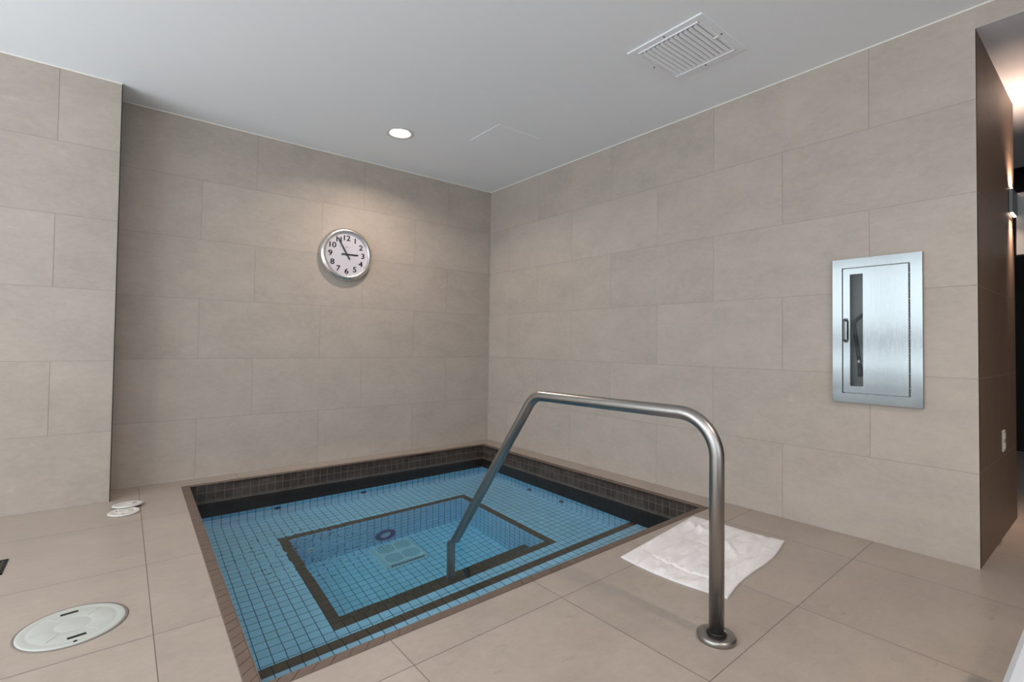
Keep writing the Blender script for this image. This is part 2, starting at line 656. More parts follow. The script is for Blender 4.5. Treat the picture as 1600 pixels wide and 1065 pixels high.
def W(u, v):
    """tile coordinates inside the pool -> floor plan (slightly out of square, as laid)"""
    a, b_ = u / NX, v / NY
    p = [(1 - a) * (1 - b_), a * (1 - b_), a * b_, (1 - a) * b_]
    return (sum(p[i] * INN[i][0] for i in range(4)), sum(p[i] * INN[i][1] for i in range(4)))


POOLHOLE = [OUT[3], OUT[2], OUT[1], OUT[0]]            # counter-clockwise
if parea(POOLHOLE) < 0:
    POOLHOLE.reverse()

# ------------------------------------------------------------------ floor
JX = [-6.7, -6.0, -5.28, -4.57, -3.86, -3.14, -2.495, -1.795, -1.075, -0.352, 0.37, 1.09, 1.81, 2.53, 3.25, 4.2]
JY = [0.15, -0.10, -0.82, -1.553, -2.255, -2.945, -3.60, -4.32, -5.02, -5.72, -6.42, -7.1]


def jp(i, j):
    x, y = JX[i], JY[j]
    # the real grid drifts a little: lines swing with distance from the camera side
    dx = -0.018 * (y + 1.5) * (-1) if i == 5 else 0
    y2 = y + (0.032 * (x + 1.8) if -4.0 < y < -2.8 else 0.012 * (x + 3.2) if y < -0.5 else 0)
    return (x + dx, y2)


RX = 0.0
floor_g = G()
SIDE_Y = -3.972
CORR_END = 4.2


def floor_region(poly):
    """floor exists for x<0 everywhere, for x>0 only in front of the side wall"""
    out = []
    a = clip(poly, (0.02, -10), (0.02, 10), True)
    if a:
        out.append(a)
    b1 = clip(poly, (0.02, -10), (0.02, 10), False)
    if b1:
        # below SIDE_Y for x < 1.22, everything for x > 1.22 down the corridor
        b2 = clip(b1, (10, SIDE_Y + 0.02), (-10, SIDE_Y + 0.02), True)
        if b2:
            out.append(b2)
        b3 = clip(b1, (10, SIDE_Y + 0.02), (-10, SIDE_Y + 0.02), False)
        b3 = clip(b3, (1.22, -10), (1.22, 10), False) if b3 else None
        if b3:
            out.append(b3)
    return out


g = 0.0011
for i in range(len(JX) - 1):
    for j in range(len(JY) - 1):
        q = [jp(i, j + 1), jp(i + 1, j + 1), jp(i + 1, j), jp(i, j)]
        cx = sum(p[0] for p in q) / 4
        cy = sum(p[1] for p in q) / 4
        q = [(p[0] + (g if p[0] < cx else -g), p[1] + (g if p[1] < cy else -g)) for p in q]
        t = random.random()
        for part in floor_region(q):
            for pc in minus(part, POOLHOLE):
                if abs(parea(pc)) > 1e-5:
                    floor_g.face([(p[0], p[1], 0) for p in pc], tint=t, mi=0)
base = [(-6.7, -7.1), (4.2, -7.1), (4.2, 0.15), (-6.7, 0.15)]
for part in floor_region(base):
    for pc in minus(part, POOLHOLE):
        floor_g.face([(p[0], p[1], -0.0016) for p in pc], mi=1)
        floor_g.face([(p[0], p[1], -0.12) for p in pc][::-1], mi=1)
floor_g.build('floor', [M_floor, M_grout], kind='structure', weld=False)


# ------------------------------------------------------------------ tiled walls
def tiled_wall(name, org, du, rows, ulen, joints, mats, holes=(), T=0.4572, seam=0.0009, back=0.1, nrm=None,
               umin=0.0, zmin=0.0, zmax=H, kind='structure'):
    """wall plane: point = org + du*u + z ; joints[row] = list of u positions"""
    wg = G()
    nrm = Vector(nrm)
    P3 = lambda u, z, o=0.0: Vector(org) + Vector(du) * u + Vector((0, 0, z)) + nrm * o
    # orientation so that the face looks along nrm
    flip = Vector(du).cross(Vector((0, 0, 1))).dot(nrm) < 0
    def put(poly, o, tint=0.5, mi=0):
        pts = [P3(p[0], p[1], o) for p in poly]
        wg.face(pts[::-1] if flip else pts, tint=tint, mi=mi)
    for k in range(rows):
        z0, z1 = k * T, min((k + 1) * T, zmax + 0.02)
        z0 = max(z0, zmin)
        if z1 <= z0:
            continue
        us = sorted([umin] + [u for u in joints[k % len(joints)] if umin + 0.02 < u < ulen - 0.02] + [ulen])
        for a, b_ in zip(us, us[1:]):
            s0 = seam if a > umin else 0
            s1 = seam if b_ < ulen else 0
            q = [(a + s0, z0 + seam), (b_ - s1, z0 + seam), (b_ - s1, z1 - seam), (a + s0, z1 - seam)]
            pcs = [q]
            for h in holes:
                pcs = [r_ for p in pcs for r_ in minus(p, h)]
            t = random.random()
            for p in pcs:
                put(p, 0.0, t)
    q = [(umin, zmin), (ulen, zmin), (ulen, zmax + 0.02), (umin, zmax + 0.02)]
    pcs = [q]
    for h in holes:
        pcs = [r_ for p in pcs for r_ in minus(p, h)]
    for p in pcs:
        put(p, -0.0012, 0.5, 1)
        put(p[::-1], -back, 0.5, 1)
    # edges of the wall body
    for a in (umin, ulen):
        e = [P3(a, zmin, 0), P3(a, zmax + 0.02, 0), P3(a, zmax + 0.02, -back), P3(a, zmin, -back)]
        wg.face(e if (a == ulen) != flip else e[::-1], mi=0)
    return wg.build(name, mats, kind=kind, weld=False)


TL = 0.9144
A0, B0 = 0.94, 0.558
backA = [A0 + TL * k for k in range(-1, 8)]
backB = [B0 + TL * k for k in range(-1, 8)]
# back wall y=0, u = -x
tiled_wall('wall_back', (0, 0, 0), (-1, 0, 0), 7, 3.4, [backA, backA, backA, backB, backA, backB][0:1] + [backB, backA, backB, backA, backB],
           [M_wall, M_wgrout], nrm=(0, -1, 0))
# right wall x=0, u=-y ; cabinet recess cut out
CY0, CY1, CZ0, CZ1 = -3.405, -3.715, 0.803, 1.512
rB = [0.33 + 0.0 + TL * k for k in range(-1, 8)]      # y = .343, 1.25, 2.165, 3.09
rB = [2.160 + TL * k for k in range(-3, 5)]
rA = [2.160 + 0.4572 + TL * k for k in range(-3, 5)]
hole = [(-CY0, CZ0), (-CY1, CZ0), (-CY1, CZ1), (-CY0, CZ1)]
tiled_wall('wall_right', (0, 0, 0), (0, -1, 0), 7, -SIDE_Y, [rB, rA], [M_wall, M_wgrout], holes=[hole], nrm=(-1, 0, 0), back=0.02)
# wall over the corridor opening
OZ = 2.639
gw_ = G()
gw_.box((0.0, -7.1, OZ + 0.001), (0.12, SIDE_Y, H + 0.02))
gw_.build('wall_right_header', [M_wall], kind='structure')
# projecting wall at the left
PX_, PY_ = -3.274, -0.297
pj = [0.31 + TL * k for k in range(0, 5)]
pj2 = [0.31 + 0.4572 + TL * k for k in range(0, 5)]
tiled_wall('wall_back_left', (PX_, PY_, 0), (-1, 0, 0), 7, 3.4, [pj2, pj], [M_wall, M_wgrout], nrm=(0, -1, 0), back=0.29)
# side wall of the corridor
sj = [0.55 + TL * k for k in range(0, 3)]
sj2 = [0.263 + 0.56 * k for k in range(0, 3)]
tiled_wall('wall_corridor', (0.0, SIDE_Y, 0), (1, 0, 0), 7, 1.22, [sj2, [0.578], [0.9], [0.546]], [M_side, plain('corridor_grout', lin(160, 145, 130), 0.8, var=0.05)], nrm=(0, -1, 0), zmax=OZ, seam=0.002, umin=0.0005, back=0.0185)
# metal edge profiles
ge = G()
ge.box((PX_ - 0.003, PY_ - 0.003, 0), (PX_ + 0.002, PY_ + 0.003, H))
ge.build('trim_1', M_slot, kind='structure')

# ceiling of the room (with the hole for the lamp left solid: the lamp trim sits just below it)
gc = G()
gc.box((-6.7, -7.1, H), (0.0, 0.15, H + 0.12))
DL = DOWN[0]
ceiling = None
cg = G()
DLR = 0.084
# ceiling underside with a round opening for the recessed downlight
n = 48
sq = 0.2
ringp = [(DL[0] + DLR * math.cos(2 * PI * k / n), DL[1] + DLR * math.sin(2 * PI * k / n)) for k in range(n)]


def sqp(a):
    c, s_ = math.cos(a), math.sin(a)
    k = sq / max(abs(c), abs(s_))
    return (DL[0] + c * k, DL[1] + s_ * k)


for k in range(n):
    a0, a1 = 2 * PI * k / n, 2 * PI * (k + 1) / n
    p = [ringp[k], sqp(a0), sqp(a1), ringp[(k + 1) % n]]
    cg.face([(x, y, H) for x, y in p][::-1])
sqh = [(DL[0] - sq, DL[1] - sq), (DL[0] + sq, DL[1] - sq), (DL[0] + sq, DL[1] + sq), (DL[0] - sq, DL[1] + sq)]
for pc in minus([(-6.7, -7.1), (0.1, -7.1), (0.1, 0.15), (-6.7, 0.15)], sqh):
    cg.face([(x, y, H) for x, y in pc][::-1])
cg.face([(-6.7, -7.1, H + 0.14), (0.1, -7.1, H + 0.14), (0.1, 0.15, H + 0.14), (-6.7, 0.15, H + 0.14)])
cg.build('ceiling', M_ceil, kind='structure', weld=False)

# thin white bead where tiled walls meet the ceiling
gb = G()
gb.box((PX_, -0.006, H - 0.007), (0, 0.0, H))
gb.box((-0.006, -7.0, H - 0.007), (0, 0, H))
gb.box((-6.6, PY_ - 0.006, H - 0.007), (PX_, PY_, H))
gb.build('trim_2', M_bead, kind='structure')

# corridor shell
cc = G()
cc.box((0.12, -6.2, OZ), (2.83, SIDE_Y, OZ + 0.08))
cc.box((1.22, SIDE_Y, OZ), (2.83, SIDE_Y + 1.2, OZ + 0.08))
cc.box((0.002, -6.2, OZ - 0.001), (0.12, SIDE_Y, OZ + 0.001))
cc.build('ceiling_corridor', M_corrceil, kind='structure')
cd = G()
cd.box((CORR_END, -7.1, 0), (CORR_END + 0.1, 0.1, 3.0))
cd.build('wall_corridor_end', M_corr, kind='structure')
cd = G()
cd.box((1.12, SIDE_Y + 0.1, 0), (1.22, 0.1, 3.0))
cd.build('wall_corridor_return', M_corr, kind='structure')
cd = G()
cd.box((0.02, -6.3, 0), (CORR_END, -6.2, 3.0))
cd.build('wall_corridor_front', M_corr, kind='structure')
cd = G()
cd.box((1.12, 0.0, 0), (CORR_END, 0.1, 3.0))
cd.build('wall_corridor_back', M_corr, kind='structure')
cd = G()
cd.box((2.83, -6.2, 2.95), (CORR_END, 0.1, 3.0))
cd.build('ceiling_corridor_upper', M_corr, kind='structure')

# window wall at the left and behind the camera (both outside the picture)
wl = G()
wl.box((-6.6, -7.1, 0), (-6.5, 0.15, 0.25))
wl.box((-6.6, -7.1, 2.62), (-6.5, 0.15, H))
wl.box((-6.6, -7.1, 0.25), (-6.5, -5.95, 2.62))
wl.box((-6.6, -0.6, 0.25), (-6.5, 0.15, 2.62))
wl.build('wall_left', M_ceil, kind='structure')
wf = G()
for y in (-5.95, -4.63, -3.3, -1.97, -0.66):
    wf.box((-6.57, y, 0.25), (-6.51, y + 0.06, 2.62))
wf.box((-6.57, -5.95, 0.25), (-6.51, -0.6, 0.31))
wf.box((-6.57, -5.95, 2.56), (-6.51, -0.6, 2.62))
wf.box((-6.56, -5.95, 1.08), (-6.52, -0.6, 1.30))
wf.box((-6.56, -5.95, 0.46), (-6.52, -0.6, 0.60))
wf.build('window_1', M_frame, kind='structure')
wl = G()
wl.box((-6.6, -7.1, 0), (0.1, -7.0, 0.35))
wl.box((-6.6, -7.1, 2.62), (0.1, -7.0, H))
wl.box((-6.6, -7.1, 0.35), (-6.05, -7.0, 2.62))
wl.box((-1.75, -7.1, 0.35), (0.1, -7.0, 2.62))
wl.build('wall_front', M_wall, kind='structure')
wf = G()
for x in (-6.05, -4.63, -3.2, -1.81):
    wf.box((x, -7.07, 0.35), (x + 0.06, -7.01, 2.62))
wf.box((-6.05, -7.07, 0.35), (-1.75, -7.01, 0.41))
wf.box((-6.05, -7.07, 2.56), (-1.75, -7.01, 2.62))
wf.build('window_2', M_frame, kind='structure')
# the stretch of right wall between the corridor and the front wall
wl = G()
wl.box((0.0, -7.1, 0), (0.12, -6.2, OZ))
wl.build('wall_right_front', M_wall, kind='structure')

# ------------------------------------------------------------------ pool
pool = thing('spa_pool', 'sunken square hot tub lined with light blue mosaic and edged in dark brown tile', 'pool', (-1.5, -1.4, 0))
WATER_Z = -0.135
ZB = -8 * PT       # dark to blue, and the entry step
ZS = -12 * PT      # seat level
ZW2 = -16 * PT     # low step in the well
ZF = -20 * PT      # well floor
STEP_V = 33.0
WL0, WL1, WU0, WU1 = 8.5, 28.5, 8.5, 35.5       # well outer trim: v0,v1,u0,u1
WL0 = 7.5


def wall_strip(gm, ua, va, ub, vb, z0, z1, offs=0.0, mi=0, inward=None):
    """vertical tiled strip from plan (ua,va) to (ub,vb), split every few tiles so the warp holds"""
    n_ = max(1, int(max(abs(ub - ua), abs(vb - va)) // 4))
    for k in range(n_):
        a, b_ = k / n_, (k + 1) / n_
        p = W(ua + (ub - ua) * a, va + (vb - va) * a)
        q = W(ua + (ub - ua) * b_, va + (vb - va) * b_)
        la = (ua + (ub - ua) * a) if ua != ub else (va + (vb - va) * a)
        lb = (ua + (ub - ua) * b_) if ua != ub else (va + (vb - va) * b_)
        gm.face([(p[0], p[1], z0), (q[0], q[1], z0), (q[0], q[1], z1), (p[0], p[1], z1)],
                uv=[(la + offs, z0 / PT), (lb + offs, z0 / PT), (lb + offs, z1 / PT), (la + offs, z1 / PT)], mi=mi)


def flat(gm, u0_, v0_, u1_, v1_, z, ou=0.5, ov=0.5, mi=0):
    nu = max(1, int((u1_ - u0_) // 6))
    nv = max(1, int((v1_ - v0_) // 6))
    for i in range(nu):
        for j in range(nv):
            ua, ub = u0_ + (u1_ - u0_) * i / nu, u0_ + (u1_ - u0_) * (i + 1) / nu
            va, vb = v0_ + (v1_ - v0_) * j / nv, v0_ + (v1_ - v0_) * (j + 1) / nv
            c = [(ua, vb), (ub, vb), (ub, va), (ua, va)]
            gm.face([(*W(*p), z) for p in c], uv=[(p[0] + ou, p[1] + ov) for p in c], mi=mi)


# walls: dark band down to ZB, blue below
gd = G()
gbu = G()
for (ua, va, ub, vb) in ((NX, 0, 0, 0), (NX, NY, NX, 0), (0, 0, 0, NY), (0, NY, NX, NY)):
    wall_strip(gd, ua, va, ub, vb, ZB, -0.001, 0.2)
    wall_strip(gbu, ua, va, ub, vb, ZS, ZB, 0.5 if va == vb else 0.5)
gd.build('waterline_band', M_darkwall, pool, weld=False)['label'] = 'dark brown tiled band around the waterline'
gbu.build('pool_wall', M_blue, pool, weld=False)
# seat around the well
gs = G()
flat(gs, 0, 0, NX, WL0, ZS)
flat(gs, 0, WL0, WU0, WL1, ZS)
flat(gs, WU1, WL0, NX, WL1, ZS)
flat(gs, 0, WL1, NX, STEP_V, ZS)
gs.build('seat', M_blue, pool, weld=False)
# dark trim around the well
gt = G()
flat(gt, WU0, WL0, WU1, WL0 + 1, ZS)
flat(gt, WU0, WL1 - 1, WU1, WL1, ZS)
flat(gt, WU0, WL0 + 1, WU0 + 1, WL1 - 1, ZS)
flat(gt, WU1 - 1, WL0 + 1, WU1, WL1 - 1, ZS)
gt.build('well_trim', M_dark, pool, weld=False)['label'] = 'dark tile border of the deep well'
# well walls and floor
gq = G()
a0, a1, b0, b1 = WU0 + 1, WU1 - 1, WL0 + 1, WL1 - 1
SV = b1 - 4.0
for (ua, va, ub, vb) in ((a1, b0, a0, b0), (a1, b1, a1, b0), (a0, b0, a0, b1), (a0, b1, a1, b1)):
    wall_strip(gq, ua, va, ub, vb, ZF, ZS, 0.5)
gq.build('well_wall', M_blue, pool, weld=False)
gq = G()
flat(gq, a0, b0, a1, SV, ZF)
gq.build('well_floor', M_blue, pool, weld=False)
gq = G()
flat(gq, a0, SV + 1, a1, b1, ZW2)
gq.build('low_step_tread', M_blue, pool, weld=False)
gq = G()
wall_strip(gq, a0, SV, a1, SV, ZF, ZW2 - PT, 0.5)
gq.build('low_step_riser', M_blue, pool, weld=False)
gq = G()
flat(gq, a0, SV, a1, SV + 1, ZW2)
wall_strip(gq, a0, SV, a1, SV, ZW2 - PT, ZW2, 0.5)
gq.build('low_step_nosing', M_dark, pool, weld=False)['label'] = 'dark tile edge of the step inside the well'
# entry step along the front
gq = G()
flat(gq, 0, STEP_V + 1, NX, NY, ZB, ov=0.0)
wall_strip(gq, 0, STEP_V, NX, STEP_V, ZS, ZB - PT, 0.5)
gq.build('entry_step', M_blue, pool, weld=False)
gq = G()
flat(gq, 0, STEP_V, NX, STEP_V + 1, ZB, ov=0.0)
wall_strip(gq, 0, STEP_V, NX, STEP_V, ZB - PT, ZB, 0.5)
gq.build('step_nosing', M_dark, pool, weld=False)['label'] = 'dark tile edge of the entry step'
# shell body behind the tiles
# coping: individual bull-nosed tiles on a grout bed
gcop = G()
rnd = random.Random(3)


def lerp(a, b_, t):
    return (a[0] + (b_[0] - a[0]) * t, a[1] + (b_[1] - a[1]) * t)


for e in range(4):
    o0, o1 = OUT[e], OUT[(e + 1) % 4]
    i0, i1 = INN[e], INN[(e + 1) % 4]
    cnt = 45
    for k in range(cnt):
        ga = 0.03
        t0, t1 = (k + ga) / cnt, (k + 1 - ga) / cnt
        A, B = lerp(o0, o1, t0), lerp(o0, o1, t1)
        D, E_ = lerp(i0, i1, t0), lerp(i0, i1, t1)
        z = 0.003 + rnd.uniform(-0.0006, 0.0006)
        tt = rnd.random()
        r_ = 0.1
        A1, D1 = lerp(A, D, 0.06), lerp(A, D, 0.88)
        B1, E1 = lerp(B, E_, 0.06), lerp(B, E_, 0.88)
        P = lambda p, zz: (p[0], p[1], zz)
        gcop.face([P(A1, z), P(D1, z), P(E1, z), P(B1, z)], tint=tt)
        gcop.face([P(D1, z), P(D, z - 0.006), P(E_, z - 0.006), P(E1, z)], tint=tt, smooth=True)
        gcop.face([P(D, z - 0.006), P(D, -0.02), P(E_, -0.02), P(E_, z - 0.006)], tint=tt)
        gcop.face([P(A, -0.002), P(A1, z), P(B1, z), P(B, -0.002)], tint=tt)
        for X, X1, Y1, Y in ((A, A1, D1, D), (B, B1, E1, E_)):
            gcop.face([P(X, -0.02), P(X1, z), P(Y1, z), P(Y, -0.02)], tint=tt)
    gcop.face([(o0[0], o0[1], 0.0006), (i0[0], i0[1], 0.0006), (i1[0], i1[1], 0.0006), (o1[0], o1[1], 0.0006)], mi=1)
gcop.build('coping', [M_coping, M_cgrout], pool, weld=False)['label'] = 'brown coping tiles around the rim'

# water
gwat = G()
e_ = 0.006
x0, x1 = INN[0][0], INN[1][0]
Q = [(INN[0][0] - e_, INN[0][1] + e_), (INN[1][0] + e_, INN[1][1] + e_), (INN[2][0] + e_, INN[2][1] - e_), (INN[3][0] - e_, INN[3][1] - e_)]
top = [(p[0], p[1], WATER_Z) for p in Q]
bot = [(p[0], p[1], ZF - 0.05) for p in Q]
gwat.face(top[::-1])
gwat.face(bot)
for k in range(4):
    gwat.face([top[k], top[(k + 1) % 4], bot[(k + 1) % 4], bot[k]])
wat = gwat.build('water', M_water)
tag(wat, 'clear still water filling the blue tiled hot tub', 'water', kind='stuff')

# ------------------------------------------------------------------ handrail
rail = thing('handrail', 'brushed steel grab rail arching from the deck down into the hot tub', 'handrail', (-1.555, -3.492, 0))
rx = lambda y: -1.556 - 0.050 * (y + 3.492)
pts = [(-3.492, 0.0), (-3.492, 0.80), (-2.545, 0.797), (-1.842, -0.19), (-1.842, ZS)]
rad = [0, 0.15, 0.115, 0.03, 0]


def fillet(P, R_):
    out = [Vector(P[0])]
    for i in range(1, len(P) - 1):
        a, b_, c = Vector(P[i - 1]), Vector(P[i]), Vector(P[i + 1])
        d1, d2 = (a - b_).normalized(), (c - b_).normalized()
        ang = d1.angle(d2)
        t = R_[i] / math.tan(ang / 2)
        cen = b_ + (d1 + d2).normalized() * (R_[i] / math.sin(ang / 2))
        s_, e = b_ + d1 * t, b_ + d2 * t
        v1, v2 = s_ - cen, e - cen
        tot = v1.angle(v2)
        for k in range(15):
            f_ = k / 14
            v = (v1 * math.sin((1 - f_) * tot) + v2 * math.sin(f_ * tot)) / math.sin(tot)
            out.append(cen + v)
    out.append(Vector(P[-1]))
    return out


path3 = [Vector((rx(y), y, z)) for y, z in pts]
path = fillet(path3, rad)
gp = G()
gp.tube(path, 0.0262, 32)
gp.build('rail_tube', M_steel, rail)
gp = G()
T_ = Matrix.Translation((rx(-3.492), -3.492, 0))
gp.lathe([(0.0, 0.0005), (0.066, 0.0005), (0.0675, 0.004), (0.0675, 0.014), (0.064, 0.019), (0.056, 0.0215), (0.030, 0.023), (0.030, 0.018)], 64, T_)
gp.build('base_flange', M_steel, rail)
gp = G()
gp.lathe([(0.0262, 0.0215), (0.0305, 0.0215), (0.0305, 0.0255), (0.0262, 0.0265)], 48, T_)
gp.build('rubber_seal', M_rubber, rail)

# ------------------------------------------------------------------ wall clock
CC = Vector((-1.640, 0.0, 1.846))
clock = thing('wall_clock', 'round steel-rimmed wall clock with black numerals on the tiled back wall', 'clock', CC)
R90 = Matrix.Translation(CC) @ Matrix.Rotation(PI / 2, 4, 'X')     # local z -> world -y
gk = G()
gk.lathe([(0.0, 0.001), (0.225, 0.001), (0.236, 0.008), (0.239, 0.022), (0.236, 0.038), (0.226, 0.050), (0.212, 0.056), (0.200, 0.054),
          (0.196, 0.048), (0.194, 0.036)], 96, R90)
gk.build('rim', M_bezel, clock)
gk = G()
gk.lathe([(0.0, 0.036), (0.195, 0.036)], 96, R90, smooth=False)
dial = gk.build('dial', M_dial, clock)
KX = lambda ang, rad_: (rad_ * math.sin(math.radians(ang)), rad_ * math.cos(math.radians(ang)))


def text_mesh(s, size, sx=1.0, weight=0.0):
    cu = bpy.data.curves.new('t', 'FONT')
    cu.body = s
    cu.size = size
    cu.align_x = 'CENTER'
    cu.align_y = 'CENTER'
    cu.offset = weight
    cu.extrude = 0.0004
    cu.space_character = 0.95
    ob = bpy.data.objects.new('t', cu)
    C.objects.link(ob)
    bpy.context.view_layer.update()
    dg = bpy.context.evaluated_depsgraph_get()
    me = bpy.data.meshes.new_from_object(ob.evaluated_get(dg))
    bpy.data.objects.remove(ob)
    me.transform(Matrix.Diagonal((sx, 1, 1, 1)))
    xs = [v.co for v in me.vertices]
    cxm = (min(v.x for v in xs) + max(v.x for v in xs)) / 2
    cym = (min(v.y for v in xs) + max(v.y for v in xs)) / 2
    me.transform(Matrix.Translation((-cxm, -cym, 0)))
    return me


for h in range(1, 13):
    me = text_mesh(str(h), 0.066, 1.2)
    import bmesh
    bm = bmesh.new()
    for kx, ky in ((0, 0), (0.0013, 0), (-0.0013, 0), (0, 0.0009), (0, -0.0009)):
        m2_ = me.copy()
        m2_.transform(Matrix.Translation((kx, ky, (abs(kx) + abs(ky)) * 0.05)))
        bm.from_mesh(m2_)
        bpy.data.meshes.remove(m2_)
    bm.to_mesh(me)
    bm.free()
    dx, dy = KX(h * 30, 0.150 if h not in (10, 11, 12) else 0.148)
    me.transform(R90 @ Matrix.Translation((dx, dy, 0.0372)))
    me.materials.append(M_black)
    me.name = 'numeral'
    o = bpy.data.objects.new('numeral', me)
    C.objects.link(o)
    o.parent = dial
for h in range(12):
    gk = G()
    dx, dy = KX(h * 30, 0.186)
    gk.lathe([(0.0026, 0.0364), (0.0026, 0.0372), (0, 0.0372)], 10, R90 @ Matrix.Translation((dx, dy, 0)), mi=0)
    gk.build('hour_dot', [M_red if h in (11, 0, 1) else M_black], dial)
gk = G()
gk.box((-0.034, 0.066, 0.0363), (-0.012, 0.0685, 0.037), R90)
gk.box((0.012, 0.066, 0.0363), (0.034, 0.0685, 0.037), R90)
gk.lathe([(0.007, 0.0363), (0.007, 0.037), (0.0, 0.037)], 12, R90 @ Matrix.Translation((0, 0.067, 0)))
gk.build('printed_mark', M_greyp, dial)


def hand(name, ang, l1, l0, wd, z, mt_):
    gg = G()
    Rz = R90 @ Matrix.Rotation(-math.radians(ang), 4, 'Z')
    gg.rbox((-wd / 2, -l0, z), (wd / 2, l1, z + 0.0016), 0.0006, Rz)
    gg.lathe([(wd * 0.95, z), (wd * 0.95, z + 0.0018), (0, z + 0.0018)], 16, Rz)
    return gg.build(name, mt_, clock)


hand('hour_hand', 89, 0.104, 0.050, 0.0125, 0.0395, M_black)
hand('minute_hand', 330, 0.165, 0.050, 0.0105, 0.0420, M_black)
hand('second_hand', 313, 0.125, 0.062, 0.0016, 0.0445, M_greyp)

# ------------------------------------------------------------------ extinguisher cabinet in the right wall
cab = thing('extinguisher_cabinet', 'recessed stainless steel fire extinguisher cabinet with a narrow glass strip in its door', 'cabinet', (0, -3.56, 0.75))
oy0, oy1, oz0, oz1 = -3.358, -3.766, 0.751, 1.562
fx = -0.022
gf = G()
# frame from four bars with a turned edge
for a, b_ in (((fx, oy1, oz0), (0.0, CY1, oz1)), ((fx, CY0, oz0), (0.0, oy0, oz1)),
              ((fx, CY1, oz0), (0.0, CY0, CZ0)), ((fx, CY1, CZ1), (0.0, CY0, oz1))):
    gf.box(a, b_)
gf.build('frame', M_panel, cab)
gf = G()
gf.box((0.0, CY1, CZ0), (0.16, CY1 + 0.004, CZ1))
gf.box((0.0, CY0 - 0.004, CZ0), (0.16, CY0, CZ1))
gf.box((0.0, CY1, CZ0), (0.16, CY0, CZ0 + 0.004))
gf.box((0.0, CY1, CZ1 - 0.004), (0.16, CY0, CZ1))
gf.box((0.156, CY1, CZ0), (0.16, CY0, CZ1))
gf.build('tub', plain('cabinet_tub_enamel', lin(225, 230, 230), 0.5, var=0.03), cab)
# dark gap and door
dy0, dy1, dz0, dz1 = CY0 - 0.0055, CY1 + 0.0055, CZ0 + 0.0055, CZ1 - 0.0055
wy0, wy1, wz0, wz1 = -3.444, -3.506, 0.844, 1.474
gf = G()
for a, b_ in (((fx + 0.001, dy1, dz0), (-0.004, wy1, dz1)), ((fx + 0.001, wy0, dz0), (-0.004, dy0, dz1)),
              ((fx + 0.001, wy1, dz0), (-0.004, wy0, wz0)), ((fx + 0.001, wy1, wz1), (-0.004, wy0, dz1))):
    gf.box(a, b_)
door = gf.build('door', M_panel, cab)
gf = G()
gf.box((-0.014, wy1, wz0), (-0.010, wy0, wz1))
gf.build('glass_strip', M_glass, door)
gf = G()
hyc = -3.424
gf.tube(fillet([(fx, hyc, 1.098), (fx - 0.028, hyc, 1.098), (fx - 0.028, hyc, 1.216), (fx, hyc, 1.216)], [0, 0.010, 0.010, 0]), 0.0055, 14)
gf.rbox((fx - 0.004, hyc - 0.010, 1.088), (fx + 0.001, hyc + 0.010, 1.106), 0.002)
gf.rbox((fx - 0.004, hyc - 0.010, 1.208), (fx + 0.001, hyc + 0.010, 1.226), 0.002)
gf.build('handle', brushed('handle_metal', (0.2, 0.2, 0.2, 1), 0.35), door)
gf = G()
nk = 46
for k in range(nk):
    z = dz0 + (dz1 - dz0) * (k + 0.5) / nk
    hh = (dz1 - dz0) / nk * 0.40
    gf.lathe([(0.0, -hh), (0.0042, -hh), (0.0042, hh), (0.0, hh)], 10, Matrix.Translation((fx - 0.0005, CY1 + 0.003, z)))
gf.build('hinge', M_panel, cab)['label'] = 'knuckled piano hinge along the door edge'

ext = thing('fire_extinguisher', 'fire extinguisher with curved black hose behind the cabinet glass strip', 'fire extinguisher', (0.082, -3.585, CZ0 + 0.004))
EX = Matrix.Translation((0.082, -3.590, CZ0 + 0.004))
ge_ = G()
ge_.lathe([(0, 0), (0.055, 0), (0.060, 0.006), (0.060, 0.34), (0.055, 0.375), (0.035, 0.405), (0.018, 0.415), (0.018, 0.43), (0, 0.43)], 40, EX)
ge_.build('cylinder', plain('extinguisher_steel', lin(178, 182, 184), 0.3, metal=0.8, var=0.03), ext)
ge_ = G()
ge_.rbox((-0.018, -0.018, 0.43), (0.018, 0.018, 0.462), 0.003, EX)
ge_.rbox((-0.010, -0.03, 0.462), (0.010, 0.07, 0.472), 0.002, EX)
ge_.rbox((-0.010, -0.03, 0.488), (0.010, 0.085, 0.498), 0.002, EX @ Matrix.Rotation(0.12, 4, 'X'))
ge_.build('valve', M_rubber, ext)
hz = CZ0 + 0.004
hp = fillet([(0.055, -3.575, hz + 0.445), (0.02, -3.51, hz + 0.45), (0.012, -3.452, hz + 0.40), (0.012, -3.468, hz + 0.27), (0.012, -3.483, hz + 0.13)],
            [0, 0.03, 0.045, 0.05, 0])
ge_ = G()
ge_.tube(hp, 0.0095, 14)
ge_.build('hose', M_rubber, ext)
ge_ = G()
ge_.tube([(0.012, -3.4755, hz + 0.185), (0.012, -3.4785, hz + 0.165)], 0.0105, 16)
ge_.build('clamp', brushed('clamp_metal', (0.8, 0.8, 0.8, 1), 0.3), ext)
ge_ = G()
ge_.tube([(0.012, -3.482, hz + 0.15), (0.012, -3.484, hz + 0.09)], 0.013, 16)
ge_.build('nozzle', M_rubber, ext)

